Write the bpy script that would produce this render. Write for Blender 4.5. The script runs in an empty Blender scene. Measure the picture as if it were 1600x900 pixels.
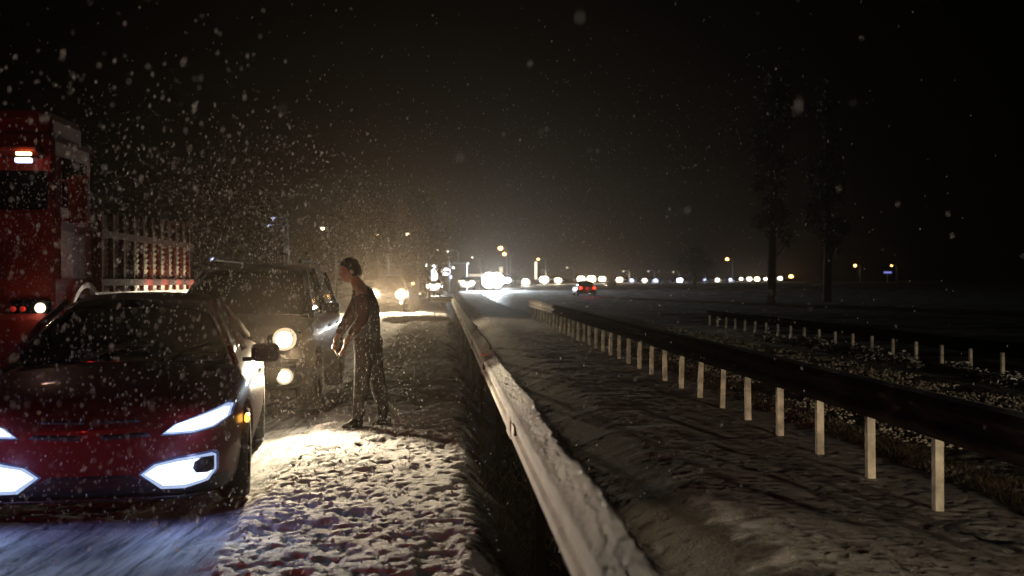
import bpy, bmesh, math, random
import numpy as np
from mathutils import Vector, Matrix
from mathutils.bvhtree import BVHTree
random.seed(7); rng = np.random.default_rng(11)
sc = bpy.context.scene; col = sc.collection
R = math.radians
# ------------------------------------------------------------ camera, world, render
CAMH = 1.53
cd = bpy.data.cameras.new('camera'); cam = bpy.data.objects.new('camera', cd); col.objects.link(cam)
cd.sensor_width = 36; cd.lens = 36; cd.clip_start = .05; cd.clip_end = 4000
cam.location = (0, 0, CAMH); cam.rotation_euler = (R(90 - .36), 0, 0); sc.camera = cam
cd.dof.use_dof = True; cd.dof.focus_distance = 9.5; cd.dof.aperture_fstop = 2.0; cd.dof.aperture_blades = 0
sc.render.engine = 'CYCLES'
vs = sc.view_settings; vs.view_transform = 'Standard'; vs.look = 'None'; vs.gamma = 1; vs.exposure = 0
w = bpy.data.worlds.new('World'); sc.world = w; w.use_nodes = True
nt = w.node_tree; bg = nt.nodes['Background']
sky = nt.nodes.new('ShaderNodeTexSky'); sky.sky_type = 'NISHITA'; sky.sun_disc = False
sky.sun_elevation = R(-6); sky.sun_rotation = R(200)
nt.links.new(sky.outputs[0], bg.inputs[0]); bg.inputs[1].default_value = .05
cy = sc.cycles
cy.use_denoising = True
try: cy.denoiser = 'OPENIMAGEDENOISE'; cy.denoising_input_passes = 'RGB_ALBEDO_NORMAL'
except Exception: pass
cy.max_bounces = 4; cy.diffuse_bounces = 2; cy.glossy_bounces = 3; cy.transmission_bounces = 4
cy.transparent_max_bounces = 8; cy.volume_bounces = 0; cy.use_light_tree = True
cy.caustics_reflective = False; cy.caustics_refractive = False; cy.sample_clamp_indirect = 2
HAZE = .00032; HAZE_G = .88
# ------------------------------------------------------------ frames of reference
F = 1600.0
TX, TY = -.0678, .9977                       # road direction; d = metres to the right of it
ROT = .0679
def at(px, py, D): return Vector(((px - 800) / F * D, D, CAMH + (440 - py) / F * D))
def road(u, d, z=0): return Vector((u * TX + d * TY, u * TY - d * TX, z))
def sstep(a, b, x):
    t = np.clip((x - a) / (b - a), 0, 1); return t * t * (3 - 2 * t)
def far_rise(u): return 1.15 * sstep(70, 190, u) + .0022 * np.clip(u - 190, 0, 400)
# ------------------------------------------------------------ materials
def mat(name, color, rough=.6, metal=0, var=.0, vscale=8, bump=0, bscale=40, emit=None, estr=0, spec=.5, alpha=1, coat=0, trans=0):
    m = bpy.data.materials.new(name); m.use_nodes = True
    n = m.node_tree; b = n.nodes['Principled BSDF']
    c = (*color, 1)
    b.inputs['Base Color'].default_value = c; b.inputs['Roughness'].default_value = rough
    b.inputs['Metallic'].default_value = metal; b.inputs['Specular IOR Level'].default_value = spec
    b.inputs['Coat Weight'].default_value = coat
    if trans: b.inputs['Transmission Weight'].default_value = trans
    if emit:
        b.inputs['Emission Color'].default_value = (*emit, 1); b.inputs['Emission Strength'].default_value = estr
    if var or bump:
        tc = n.nodes.new('ShaderNodeTexCoord')
    if var:
        nz = n.nodes.new('ShaderNodeTexNoise'); nz.inputs['Scale'].default_value = vscale; nz.inputs['Detail'].default_value = 6
        n.links.new(tc.outputs['Object'], nz.inputs['Vector'])
        mx = n.nodes.new('ShaderNodeMix'); mx.data_type = 'RGBA'
        mx.inputs[6].default_value = tuple(x * (1 - var) for x in color) + (1,)
        mx.inputs[7].default_value = tuple(min(1, x * (1 + var)) for x in color) + (1,)
        mr = n.nodes.new('ShaderNodeMapRange'); mr.inputs[1].default_value = .35; mr.inputs[2].default_value = .65
        n.links.new(nz.outputs[0], mr.inputs[0]); n.links.new(mr.outputs[0], mx.inputs[0])
        n.links.new(mx.outputs[2], b.inputs['Base Color'])
    if bump:
        nb = n.nodes.new('ShaderNodeTexNoise'); nb.inputs['Scale'].default_value = bscale; nb.inputs['Detail'].default_value = 5
        n.links.new(tc.outputs['Object'], nb.inputs['Vector'])
        bp = n.nodes.new('ShaderNodeBump'); bp.inputs['Strength'].default_value = bump; bp.inputs['Distance'].default_value = .02
        n.links.new(nb.outputs[0], bp.inputs['Height']); n.links.new(bp.outputs[0], b.inputs['Normal'])
    return m
def ground_mat(name, a, b_, scale, lo, hi, rough=.8, bump=.5, bscale=60, stretch=(1, 1, 1), spec=.3, detail=8):
    """two real surfaces (snow and what shows through it) mixed by a noise with patches of its own"""
    m = bpy.data.materials.new(name); m.use_nodes = True; n = m.node_tree; b = n.nodes['Principled BSDF']
    tc = n.nodes.new('ShaderNodeTexCoord'); mp = n.nodes.new('ShaderNodeMapping')
    mp.inputs['Rotation'].default_value = (0, 0, -ROT); mp.inputs['Scale'].default_value = stretch
    n.links.new(tc.outputs['Object'], mp.inputs['Vector'])
    nz = n.nodes.new('ShaderNodeTexNoise'); nz.inputs['Scale'].default_value = scale; nz.inputs['Detail'].default_value = detail; nz.inputs['Roughness'].default_value = .65
    n.links.new(mp.outputs[0], nz.inputs['Vector'])
    mr = n.nodes.new('ShaderNodeMapRange'); mr.inputs[1].default_value = lo; mr.inputs[2].default_value = hi
    n.links.new(nz.outputs[0], mr.inputs[0])
    mx = n.nodes.new('ShaderNodeMix'); mx.data_type = 'RGBA'
    mx.inputs[6].default_value = (*a, 1); mx.inputs[7].default_value = (*b_, 1)
    n.links.new(mr.outputs[0], mx.inputs[0]); n.links.new(mx.outputs[2], b.inputs['Base Color'])
    nb = n.nodes.new('ShaderNodeTexNoise'); nb.inputs['Scale'].default_value = bscale; nb.inputs['Detail'].default_value = 6
    n.links.new(mp.outputs[0], nb.inputs['Vector'])
    bp = n.nodes.new('ShaderNodeBump'); bp.inputs['Strength'].default_value = bump; bp.inputs['Distance'].default_value = .03
    n.links.new(nb.outputs[0], bp.inputs['Height']); n.links.new(bp.outputs[0], b.inputs['Normal'])
    b.inputs['Roughness'].default_value = rough; b.inputs['Specular IOR Level'].default_value = spec
    return m
def verge_mat():
    '''packed lane | trampled snow | mud | thin snow, by distance from the near rail with ragged borders'''
    m = bpy.data.materials.new('snowy_roadside'); m.use_nodes = True; n = m.node_tree; b = n.nodes['Principled BSDF']; L = n.links.new
    tc = n.nodes.new('ShaderNodeTexCoord')
    def mapping(sc_):
        mp = n.nodes.new('ShaderNodeMapping'); mp.inputs['Rotation'].default_value = (0, 0, -ROT); mp.inputs['Scale'].default_value = sc_; L(tc.outputs['Object'], mp.inputs['Vector']); return mp.outputs[0]
    flat = mapping((1, 1, 1))
    def noise(scale, detail=8, vec=None, rough=.62):
        z = n.nodes.new('ShaderNodeTexNoise'); z.inputs['Scale'].default_value = scale; z.inputs['Detail'].default_value = detail; z.inputs['Roughness'].default_value = rough; L(vec or flat, z.inputs['Vector']); return z.outputs[0]
    def rng_(src, lo, hi):
        q = n.nodes.new('ShaderNodeMapRange'); q.interpolation_type = 'SMOOTHSTEP'; q.inputs[1].default_value = lo; q.inputs[2].default_value = hi; L(src, q.inputs[0]); return q.outputs[0]
    def mix(f, a, b2):
        x = n.nodes.new('ShaderNodeMix'); x.data_type = 'RGBA'; L(f, x.inputs[0])
        for v, i in ((a, 6), (b2, 7)):
            if isinstance(v, tuple): x.inputs[i].default_value = (*v, 1)
            else: L(v, x.inputs[i])
        return x.outputs[2]
    def mth(op, a, b2):
        x = n.nodes.new('ShaderNodeMath'); x.operation = op
        for v, i in ((a, 0), (b2, 1)):
            if isinstance(v, (int, float)): x.inputs[i].default_value = v
            else: L(v, x.inputs[i])
        return x.outputs[0]
    sp_ = n.nodes.new('ShaderNodeSeparateXYZ'); L(flat, sp_.inputs[0])
    dn = mth('ADD', sp_.outputs[0], mth('MULTIPLY', mth('SUBTRACT', noise(2.2, 6), .5), 1.1))
    lane = mix(rng_(noise(3.2, 8, mapping((4, .35, 1))), .32, .62), (.10, .11, .12), (.5, .53, .57))
    sho = mix(rng_(noise(13), .28, .42), (.34, .29, .24), (.78, .79, .82))
    mud = mix(rng_(noise(7), .56, .74), (.028, .021, .016), (.10, .09, .085))
    thin = mix(rng_(noise(5, 9, mapping((1, 1.6, 1))), .25, .60), (.20, .17, .15), (.50, .48, .49))
    c = mix(rng_(dn, -1.42, -1.22), lane, sho)
    c = mix(rng_(dn, .10, .34), c, mud); c = mix(rng_(dn, 1.75, 2.05), c, thin)
    L(c, b.inputs['Base Color']); b.inputs['Roughness'].default_value = .82; b.inputs['Specular IOR Level'].default_value = .2
    bp = n.nodes.new('ShaderNodeBump'); bp.inputs['Strength'].default_value = .45; bp.inputs['Distance'].default_value = .03; L(noise(42, 6), bp.inputs['Height']); L(bp.outputs[0], b.inputs['Normal'])
    return m
SNOW = (.78, .79, .82); DIRT = (.05, .038, .028); ASPH = (.05, .05, .055)
VG = verge_mat()
M = dict(
    shoulder=VG, ditch=VG,
    road=VG,
    median=ground_mat('thin_snow', (.22, .19, .17), (.50, .48, .49), 5, .25, .60, bump=.35, bscale=28, stretch=(1, 1.6, 1)),
    opp=ground_mat('slushy_asphalt', ASPH, (.42, .40, .37), 16, .47, .62, rough=.5, bump=.7, bscale=45),
    far=ground_mat('snowy_field', (.05, .045, .035), (.4, .4, .42), .6, .45, .6, bump=.6, bscale=6),
    red_paint=mat('red_car_paint', (.085, .004, .006), .4, .0, coat=.3, bump=.05, bscale=30),
    truck_red=mat('red_truck_paint', (.13, .003, .003), .7, .0, var=.35, vscale=3, coat=0, bump=.15, bscale=12),
    maroon=mat('maroon_stake_paint', (.09, .014, .012), .8, spec=.1, var=.3, vscale=14),
    dark_paint=mat('dark_car_paint', (.007, .008, .009), .4, .0, coat=.25, bump=.05, bscale=30),
    grey_paint=mat('grey_car_paint', (.12, .12, .125), .35, .3, coat=.5),
    white_paint=mat('white_paint', (.7, .7, .69), .45, var=.1),
    plastic=mat('black_plastic', (.012, .012, .013), .55, bump=.2, bscale=120), dull=mat('shade_black_rail', (.012, .011, .010), 1, spec=0),  # dull: darkness put into the colour of the far beam and near posts
    glass=mat('dark_glass', (.004, .005, .006), .08, spec=.35),
    rubber=mat('tyre_rubber', (.012, .012, .012), .85, bump=.4, bscale=60),
    rim=mat('alloy_rim', (.30, .30, .31), .35, .9),
    chrome=mat('chrome', (.7, .7, .72), .12, 1),
    steel=mat('galvanised_steel', (.52, .50, .46), .75, .0, var=.25, vscale=9, bump=.15, bscale=50),
    steel_post=mat('galvanised_post', (.66, .60, .50), .7, .0, var=.4, vscale=7, bump=.3, bscale=30),
    frost=mat('frosted_steel', (.74, .72, .69), .9, 0, var=.12, vscale=5, bump=.5, bscale=35),
    rail_shade=mat('shaded_rail', (.060, .022, .020), .8, .0, var=.4, vscale=5, bump=.3, bscale=25),  # dark maroon has the near rail's shadow on this beam put into it
    snowcap=mat('fresh_snow', (.80, .81, .84), .85, bump=.5, bscale=70, spec=.2),
    slat=mat('cream_slat', (.60, .54, .44), .6, var=.2, vscale=20),
    weed=mat('dead_weed', (.075, .055, .035), .9, var=.4, vscale=5),
    bark=mat('bark', (.05, .04, .03), .9, bump=.8, bscale=12),
    leaf=mat('dark_foliage', (.022, .021, .014), .8, var=.4, vscale=2),
    pole=mat('lamp_pole_metal', (.2, .2, .2), .5, .5),
    concrete=mat('shop_wall', (.08, .07, .06), .85, var=.2),
    reflector=mat('red_reflector', (.5, .01, .01), .2, emit=(1, .05, .02), estr=.15),
    skin=mat('skin', (.50, .27, .18), .5), hair=mat('black_hair', (.012, .009, .008), .8, bump=.8, bscale=90),
    vest=mat('dark_jacket', (.018, .018, .020), .8, var=.3, vscale=6, bump=.5, bscale=25),
    sleeve=mat('brown_sleeve', (.075, .030, .024), .8, var=.2, vscale=6, bump=.5, bscale=30),
    trouser=mat('brown_trousers', (.030, .023, .020), .85, var=.4, vscale=8, bump=.7, bscale=16),
    boot=mat('black_boot', (.015, .014, .013), .6),
)
def emis(name, c, s): return mat(name, (.02, .02, .02), .2, emit=c, estr=s)
COOL = (.80, .88, 1.0); WARM = (1.0, .80, .52); NEUT = (1.0, .93, .80); BLUE = (.66, .72, 1.0); ORANGE = (1.0, .50, .14); TAIL = (1.0, .03, .01)
E = dict(cool=emis('cool_lamp', COOL, 14), car=emis('blue_white_lamp', (.62, .76, 1.0), 3.2), warm=emis('warm_lamp', WARM, 8), neut=emis('neutral_lamp', (1, .88, .72), 5), halo=emis('warm_halo', WARM, .8), edge=emis('lamp_edge', (.50, .64, 1), .8), rim=emis('lamp_bloom_rim', (.25, .36, 1), .13), blue=emis('blue_lamp', (.55, .6, 1), 3), bluedim=emis('dim_blue_panel', (.3, .35, 1), .8), dimw=emis('dim_warm_panel', (1, .85, .6), .6),
         orange=emis('orange_lamp', ORANGE, 12), amber=emis('amber_marker', (1, .45, .05), 5), tail=emis('tail_lamp', TAIL, 6), dimtail=emis('dim_tail', TAIL, 2),
         sign=emis('lit_panel', (.95, .97, 1.0), 3.5), signw=emis('warm_lit_panel', (1, .85, .6), 2.0), strong=emis('strong_lamp', (.85, .95, 1), 120))
HUE = dict(cool=COOL, warm=WARM, neut=NEUT, blue=BLUE, orange=ORANGE, tail=TAIL, strong=(.8, .92, 1))
# ------------------------------------------------------------ helpers
def empty(name, loc=(0, 0, 0), rz=0, label=None, cat=None, group=None):
    o = bpy.data.objects.new(name, None); col.objects.link(o); o.location = loc; o.rotation_euler = (0, 0, rz)
    o.empty_display_size = .2; return tag(o, label, cat, group)
def tag(o, label=None, cat=None, group=None, kind=None):
    if label: o['label'] = label
    if cat: o['category'] = cat
    if group: o['group'] = group
    if kind: o['kind'] = kind
    return o
def link_mesh(name, me, m, parent=None, smooth=False):
    o = bpy.data.objects.new(name, me); col.objects.link(o)
    for k in (m if isinstance(m, (list, tuple)) else [m]): me.materials.append(k)
    if smooth: me.shade_smooth()
    if parent: o.parent = parent
    return o
class MB:
    def __init__(s): s.b = bmesh.new()
    def box(s, c, size, rot=None, bev=0):
        r = bmesh.ops.create_cube(s.b, size=1); v = r['verts']
        bmesh.ops.scale(s.b, vec=size, verts=v)
        if bev:
            e = list({e for x in v for e in x.link_edges}); q = bmesh.ops.bevel(s.b, geom=e, offset=bev, segments=2, affect='EDGES', profile=.5)
            v = list({x for f in q['faces'] for x in f.verts} | {x for x in v if x.is_valid})
        if rot is not None: bmesh.ops.rotate(s.b, cent=(0, 0, 0), matrix=rot, verts=v)
        bmesh.ops.translate(s.b, vec=c, verts=v); return s
    def tube(s, pts, r, n=10, cap=True):
        pts = [Vector(p) for p in pts]; rr = r if isinstance(r, (list, tuple)) else [r] * len(pts); rings = []
        for i, p in enumerate(pts):
            t = (pts[min(i + 1, len(pts) - 1)] - pts[max(i - 1, 0)]).normalized()
            a = t.cross(Vector((0, 0, 1)) if abs(t.z) < .9 else Vector((1, 0, 0))).normalized(); b = t.cross(a)
            rings.append([s.b.verts.new(p + (a * math.cos(k / n * 2 * math.pi) + b * math.sin(k / n * 2 * math.pi)) * rr[i]) for k in range(n)])
        for i in range(len(rings) - 1):
            for k in range(n): s.b.faces.new((rings[i][k], rings[i][(k + 1) % n], rings[i + 1][(k + 1) % n], rings[i + 1][k]))
        if cap: s.b.faces.new(rings[0]); s.b.faces.new(rings[-1][::-1])
        return s
    def build(s, name, m, parent=None, smooth=False):
        bmesh.ops.recalc_face_normals(s.b, faces=s.b.faces)
        me = bpy.data.meshes.new(name); s.b.to_mesh(me); s.b.free(); return link_mesh(name, me, m, parent, smooth)
def grid_mesh(V, nu, nd, keep=None):
    """V: (nu, nd, 3) array -> mesh"""
    idx = np.arange(nu * nd).reshape(nu, nd)
    q = np.stack([idx[:-1, :-1], idx[:-1, 1:], idx[1:, 1:], idx[1:, :-1]], -1).reshape(-1, 4)
    me = bpy.data.meshes.new('g'); me.vertices.add(nu * nd); me.vertices.foreach_set('co', V.reshape(-1).astype(np.float32))
    me.loops.add(q.size); me.loops.foreach_set('vertex_index', q.reshape(-1).astype(np.int32))
    me.polygons.add(len(q)); me.polygons.foreach_set('loop_start', (np.arange(len(q)) * 4).astype(np.int32))
    me.polygons.foreach_set('loop_total', np.full(len(q), 4, np.int32)); me.update(calc_edges=True); me.shade_smooth(); return me
def soup(name, V, Q, m, **k):
    me = bpy.data.meshes.new(name); me.vertices.add(len(V)); me.vertices.foreach_set('co', V.reshape(-1).astype(np.float32))
    n = Q.shape[1]; me.loops.add(Q.size); me.loops.foreach_set('vertex_index', Q.reshape(-1).astype(np.int32))
    me.polygons.add(len(Q)); me.polygons.foreach_set('loop_start', (np.arange(len(Q)) * n).astype(np.int32))
    me.polygons.foreach_set('loop_total', np.full(len(Q), n, np.int32)); me.update(calc_edges=True)
    return link_mesh(name, me, m, **k)
def hsh(ix, iy, s):
    h = (ix * 374761393 + iy * 668265263 + s * 982451653) & 0xffffffff
    h = ((h ^ (h >> 13)) * 1274126177) & 0xffffffff
    return ((h ^ (h >> 16)) & 0xffff) / 65535.0
def vnoise(x, y, s=0):
    ix = np.floor(x).astype(np.int64); iy = np.floor(y).astype(np.int64); fx = x - ix; fy = y - iy
    fx = fx * fx * (3 - 2 * fx); fy = fy * fy * (3 - 2 * fy)
    return (hsh(ix, iy, s) * (1 - fx) + hsh(ix + 1, iy, s) * fx) * (1 - fy) + (hsh(ix, iy + 1, s) * (1 - fx) + hsh(ix + 1, iy + 1, s) * fx) * fy
def fbm(x, y, s=0, o=4):
    a, t, f = 0, 0, 1.0; amp = 1.0
    for i in range(o): a = a + amp * vnoise(x * f, y * f, s + i); t += amp; f *= 2.03; amp *= .55
    return a / t
# ------------------------------------------------------------ ground
us = [3.2]
while us[-1] < 46: us.append(us[-1] * 1.0034)
while us[-1] < 1500: us.append(us[-1] * 1.035)
us = np.array([-60, -40, -25, -15, -10, -7, -5, -3.5, -2, -1, 0, .6, 1.2, 1.7, 2.1, 2.5, 2.8, 3.0] + us)
ds = np.concatenate([-np.geomspace(900, 13, 28), np.arange(-12, -4.6, .14), np.arange(-4.5, 4.4, .022), np.arange(4.45, 10.5, .055), np.geomspace(10.6, 900, 34)])
U, Dd = np.meshgrid(us, ds, indexing='ij')
def wob(u, s, a=.12): return a * (fbm(u * .9, u * 0 + 3.3, s, 3) - .5) * 2
def height(U, Dd):
    z = far_rise(U) + 0 * Dd
    eg = Dd + .22 * (fbm(U * 1.6, U * 0 + 1.7, 121, 4) - .5)
    sh = sstep(-1.38, -1.16, eg) * (1 - sstep(.12, .36, Dd + wob(U, 5)))             # snowy shoulder
    rd = 1 - sstep(-1.38, -1.16, eg)
    dt = sstep(.18, .60, Dd + wob(U, 5)) * (1 - sstep(1.15, 2.05, Dd + wob(U, 9, .07)))
    md = sstep(1.2, 2.05, Dd + wob(U, 9, .07)) * (1 - sstep(3.9, 4.1, Dd))
    op = sstep(4.0, 4.2, Dd) * (1 - sstep(7.6, 8, Dd))
    pits = fbm(U * 15, Dd * 20, 21, 3); clod = fbm(U * 3.1, Dd * 3.5, 31, 4); fine = fbm(U * 28, Dd * 30, 41, 2)
    trod = (.35 + 1.1 * fbm(U * .8, Dd * 1.1, 101, 3)) * (-.021 * sstep(.50, .72, pits) + .015 * (clod - .5) * 2 + .005 * (fine - .5) * 2) - .016 * sstep(.60, .70, fbm(U * 2.1, Dd * 4.0, 111, 2))
    z = z + sh * (.05 + trod * 1.15)
    lane = np.exp(-((Dd + 1.75) / .34) ** 2) + np.exp(-((Dd + 3.0) / .3) ** 2)
    z = z + rd * (.022 * (clod - .5) * (1 - .85 * np.clip(lane, 0, 1)) * 2 - .02 * lane + .5 * trod * (1 - np.clip(lane * 1.3, 0, 1)) + .006 * (fbm(U * .7, Dd * 26, 51, 3) - .5) * 2)
    z = z + dt * (-.27 + .018 * (fbm(U * 2.2, Dd * 3, 61, 4) - .5) * 2 + .02 * (pits - .5))
    z = z + md * (-.02 + .018 * (fbm(U * 1.8, Dd * 1.3, 71, 4) - .5) * 2 - .006 * sstep(.5, .7, pits))
    z = z + op * (.02 * (fbm(U * 6, Dd * 8, 81, 3) - .5) * 2 - .02)
    ox = sstep(8, 10, Dd); z = z + ox * (.1 * (fbm(U * .6, Dd * .6, 91, 4) - .4) + .05)
    lf = 1 - sstep(-12, -9, Dd); z = z + lf * .25 * (fbm(U * .2, Dd * .2, 95, 4) - .3)
    return z
Z = height(U, Dd)
def gz(u, d): return float(height(np.array([[float(u)]]), np.array([[float(d)]]))[0, 0])
V = np.stack([U * TX + Dd * TY, U * TY - Dd * TX, Z], -1)
def strip(name, lo, hi, m, label):
    i = np.searchsorted(ds, lo); j = np.searchsorted(ds, hi)
    i = max(0, i); j = min(len(ds) - 1, j)
    sub = V[:, i:j + 1]; me = grid_mesh(np.ascontiguousarray(sub), len(us), j - i + 1); me.name = name
    return tag(link_mesh(name, me, m), label=label, kind='structure')
strip('ground', -2000, -8.9, M['far'], 'dark snowy field left of the highway')
strip('road', -8.9, -1.25, M['road'], 'highway lane with packed snow and tyre tracks')
strip('pavement', -1.25, .3, M['shoulder'], 'trampled snowy shoulder beside the near guardrail')
strip('terrain', .3, 1.75, M['ditch'], 'dark muddy ditch under the near guardrail')
strip('lawn', 1.75, 4.05, VG, 'snow-dusted verge between the guardrails')
strip('road', 4.05, 7.9, M['opp'], 'slushy opposite carriageway behind the long guardrail')
strip('ground', 7.9, 2000, M['far'], 'dark snowy field right of the highway')
# ------------------------------------------------------------ lights inside lamps
def spot(parent, loc, power, color, ang=110, blend=.9, down=4, r=.05, toward=-1, yaw=0, name='headlight_beam'):
    l = bpy.data.lights.new(name, 'SPOT'); l.energy = power; l.color = color; l.spot_size = R(ang); l.spot_blend = blend; l.shadow_soft_size = r
    o = bpy.data.objects.new(name, l); col.objects.link(o); o.parent = parent; o.location = loc
    o.rotation_euler = (R(90 - down), 0, R(180 if toward < 0 else 0) + R(yaw)); return o
def point(parent, loc, power, color, r=.05, name='lamp_glow'):
    l = bpy.data.lights.new(name, 'POINT'); l.energy = power; l.color = color; l.shadow_soft_size = r
    o = bpy.data.objects.new(name, l); col.objects.link(o); o.location = loc
    if parent: o.parent = parent
    return o
# ------------------------------------------------------------ vehicles
def interp(tab, y, k):
    ys = [r[0] for r in tab]; return float(np.interp(y, ys, [r[k] for r in tab]))
def loft(name, stations, section, m, parent, sub=2):
    b = bmesh.new(); rings = []
    for st in stations:
        half = section(st); pts = [(x, st[0], z) for x, z in half] + [(-x, st[0], z) for x, z in reversed(half[1:-1])]
        rings.append([b.verts.new(p) for p in pts])
    n = len(rings[0])
    for i in range(len(rings) - 1):
        for k in range(n): b.faces.new((rings[i][k], rings[i][(k + 1) % n], rings[i + 1][(k + 1) % n], rings[i + 1][k]))
    h = n // 2
    for ring in (rings[0], rings[-1]):
        for k in range(h): 
            a, c = k, k + 1; p, q = (n - k) % n, (n - k - 1) % n
            f = [ring[a], ring[c]] + ([ring[q]] if q != c else []) + ([ring[p]] if p != a else [])
            if len(f) >= 3: b.faces.new(f)
    bmesh.ops.recalc_face_normals(b, faces=b.faces)
    if sub:
        for _ in range(sub):
            bmesh.ops.subdivide_edges  # smooth by modifier below
    me = bpy.data.meshes.new(name); b.to_mesh(me); b.free()
    o = link_mesh(name, me, m, parent, True)
    if sub: apply_mod(o, 'SUBSURF', sub)
    return o
def apply_mod(o, kind, arg):
    md = o.modifiers.new('m', kind)
    if kind == 'SUBSURF': md.levels = md.render_levels = arg
    if kind == 'BOOLEAN': md.operation = 'DIFFERENCE'; md.object = arg; md.solver = 'EXACT'
    bpy.context.view_layer.update()
    dg = bpy.context.evaluated_depsgraph_get(); me = bpy.data.meshes.new_from_object(o.evaluated_get(dg)); o.modifiers.clear()
    old = o.data; o.data = me; me.name = old.name; bpy.data.meshes.remove(old)
def body_section(st):
    y, hw, zb, zt = st; h = zt - zb
    return [(0, zb), (.7 * hw, zb), (.93 * hw, zb + .03 * h), (1.0 * hw, zb + .25 * h), (1.0 * hw, zb + .62 * h), (.965 * hw, zb + .85 * h), (.86 * hw, zb + .96 * h), (.45 * hw, zt + .012), (0, zt + .02)]
def cabin_section(belt, lean):
    def f(st):
        y, wb, zt = st; dz = max(zt - belt, .02); wt = wb - dz * lean
        return [(0, belt - .06), (wb * .9, belt - .06), (wb, belt), (wt + .25 * (wb - wt), belt + dz * .72), (wt, zt - .05 * min(1, dz * 2)), (wt * .86, zt), (wt * .4, zt + .02), (0, zt + .025)]
    return f
def conform(body, name, poly, m, parent, off=.012, thick=.04, step=.02, sgn=-1, side=1):
    """a panel with the outline poly (x, z) laid on the curved front (sgn -1) or rear (+1) of a body"""
    bv = BVHTree.FromObject(body, bpy.context.evaluated_depsgraph_get())
    b = bmesh.new(); vs_ = [b.verts.new((x * side, 0, z)) for x, z in poly]; f = b.faces.new(vs_)
    x0, x1 = min(v.co.x for v in vs_), max(v.co.x for v in vs_); z0, z1 = min(v.co.z for v in vs_), max(v.co.z for v in vs_)
    for k in range(1, int((x1 - x0) / (step * 1.6))):
        bmesh.ops.bisect_plane(b, geom=list(b.verts) + list(b.edges) + list(b.faces), plane_co=(x0 + k * step * 1.6, 0, 0), plane_no=(1, 0, 0))
    for k in range(1, int((z1 - z0) / (step * 1.6))):
        bmesh.ops.bisect_plane(b, geom=list(b.verts) + list(b.edges) + list(b.faces), plane_co=(0, 0, z0 + k * step * 1.6), plane_no=(0, 0, 1))
    ys = body.data.vertices; ymin = min(v.co.y for v in ys); ymax = max(v.co.y for v in ys)
    for v in b.verts:
        o = Vector((v.co.x, ymin - 1 if sgn < 0 else ymax + 1, v.co.z)); hit = bv.ray_cast(o, Vector((0, -sgn, 0)))
        v.co.y = (hit[0].y if hit[0] is not None and abs(hit[0].y - o.y) < 2.2 else (ymin + .6 if sgn < 0 else ymax - .4)) + sgn * off
    fr = list(b.faces); ret = bmesh.ops.extrude_face_region(b, geom=fr)
    bmesh.ops.translate(b, vec=(0, -sgn * thick, 0), verts=[g for g in ret['geom'] if isinstance(g, bmesh.types.BMVert)])
    bmesh.ops.recalc_face_normals(b, faces=b.faces)
    me = bpy.data.meshes.new(name); b.to_mesh(me); b.free(); return link_mesh(name, me, m, parent, True)
def wheel(parent, x, y, r=.32, wdt=.21):
    s = 1 if x > 0 else -1
    b = MB(); prof = [(r * .62, -wdt / 2), (r * .93, -wdt / 2), (r, -wdt / 2 + .03), (r, wdt / 2 - .03), (r * .93, wdt / 2), (r * .62, wdt / 2)]
    n = 28; rings = [[b.b.verts.new((x + px, y + math.cos(k / n * 6.2832) * pr, r + math.sin(k / n * 6.2832) * pr)) for pr, px in prof] for k in range(n)]
    for k in range(n):
        for j in range(len(prof) - 1): b.b.faces.new((rings[k][j], rings[k][j + 1], rings[(k + 1) % n][j + 1], rings[(k + 1) % n][j]))
    wo = b.build('wheel', M['rubber'], parent, True)
    b = MB()
    for k in range(5):
        a = k / 5 * 6.2832; b.tube([(x + s * .05, y, r), (x + s * .07, y + math.cos(a) * r * .6, r + math.sin(a) * r * .6)], [.035, .028], 6)
    b.tube([(x - .02 * s, y, r), (x + .08 * s, y, r)], .06, 10)
    b.tube([(x - .09 * s, y, r), (x - .07 * s, y, r)], r * .62, 24)
    b.build('rim', M['rim'], wo); return wo
def tube_cutters(body, ys_, hw, r):
    for y in ys_:
        for s in (-1, 1):
            b = MB(); b.tube([(s * (hw - .26), y, r), (s * (hw + .2), y, r)], r + .055, 28); c = b.build('cut', M['plastic'], None)
            c.parent = body.parent; apply_mod(body, 'BOOLEAN', c); me = c.data; bpy.data.objects.remove(c); bpy.data.meshes.remove(me)
def mirror_part(parent, x, y, z, m):
    s = 1 if x > 0 else -1; b = MB(); b.box((x + s * .11, y, z), (.21, .11, .14), bev=.035); b.box((x, y + .02, z - .05), (.12, .05, .03)); o = b.build('side_mirror', m, parent, False)
    g = MB(); g.box((x + s * .115, y + .06, z), (.17, .006, .10)); g.build('mirror_glass', M['chrome'], o); return o
def roof_cap(parent, cab, sec, y0, y1, m, lift=.012):
    st = []
    for y in np.linspace(y0, y1, 7):
        st.append((y, interp(cab, y, 1), interp(cab, y, 2)))
    b = bmesh.new(); rings = []
    for s_ in st:
        h = [p for p in sec(s_)][4:]; h = [(h[0][0] + .02, h[0][1] - .015)] + [(x + .01, z + lift) for x, z in h[:-1]] + [(0, h[-1][1] + lift)]
        pts = [(x, s_[0], z) for x, z in h] + [(-x, s_[0], z) for x, z in reversed(h[:-1])]
        rings.append([b.verts.new(p) for p in pts])
    for i in range(len(rings) - 1):
        for k in range(len(rings[0]) - 1): b.faces.new((rings[i][k], rings[i + 1][k], rings[i + 1][k + 1], rings[i][k + 1]))
    bmesh.ops.solidify(b, geom=list(b.faces), thickness=.012)
    bmesh.ops.recalc_face_normals(b, faces=b.faces)
    me = bpy.data.meshes.new('roof'); b.to_mesh(me); b.free(); return link_mesh('roof', me, m, parent, True)
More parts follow.
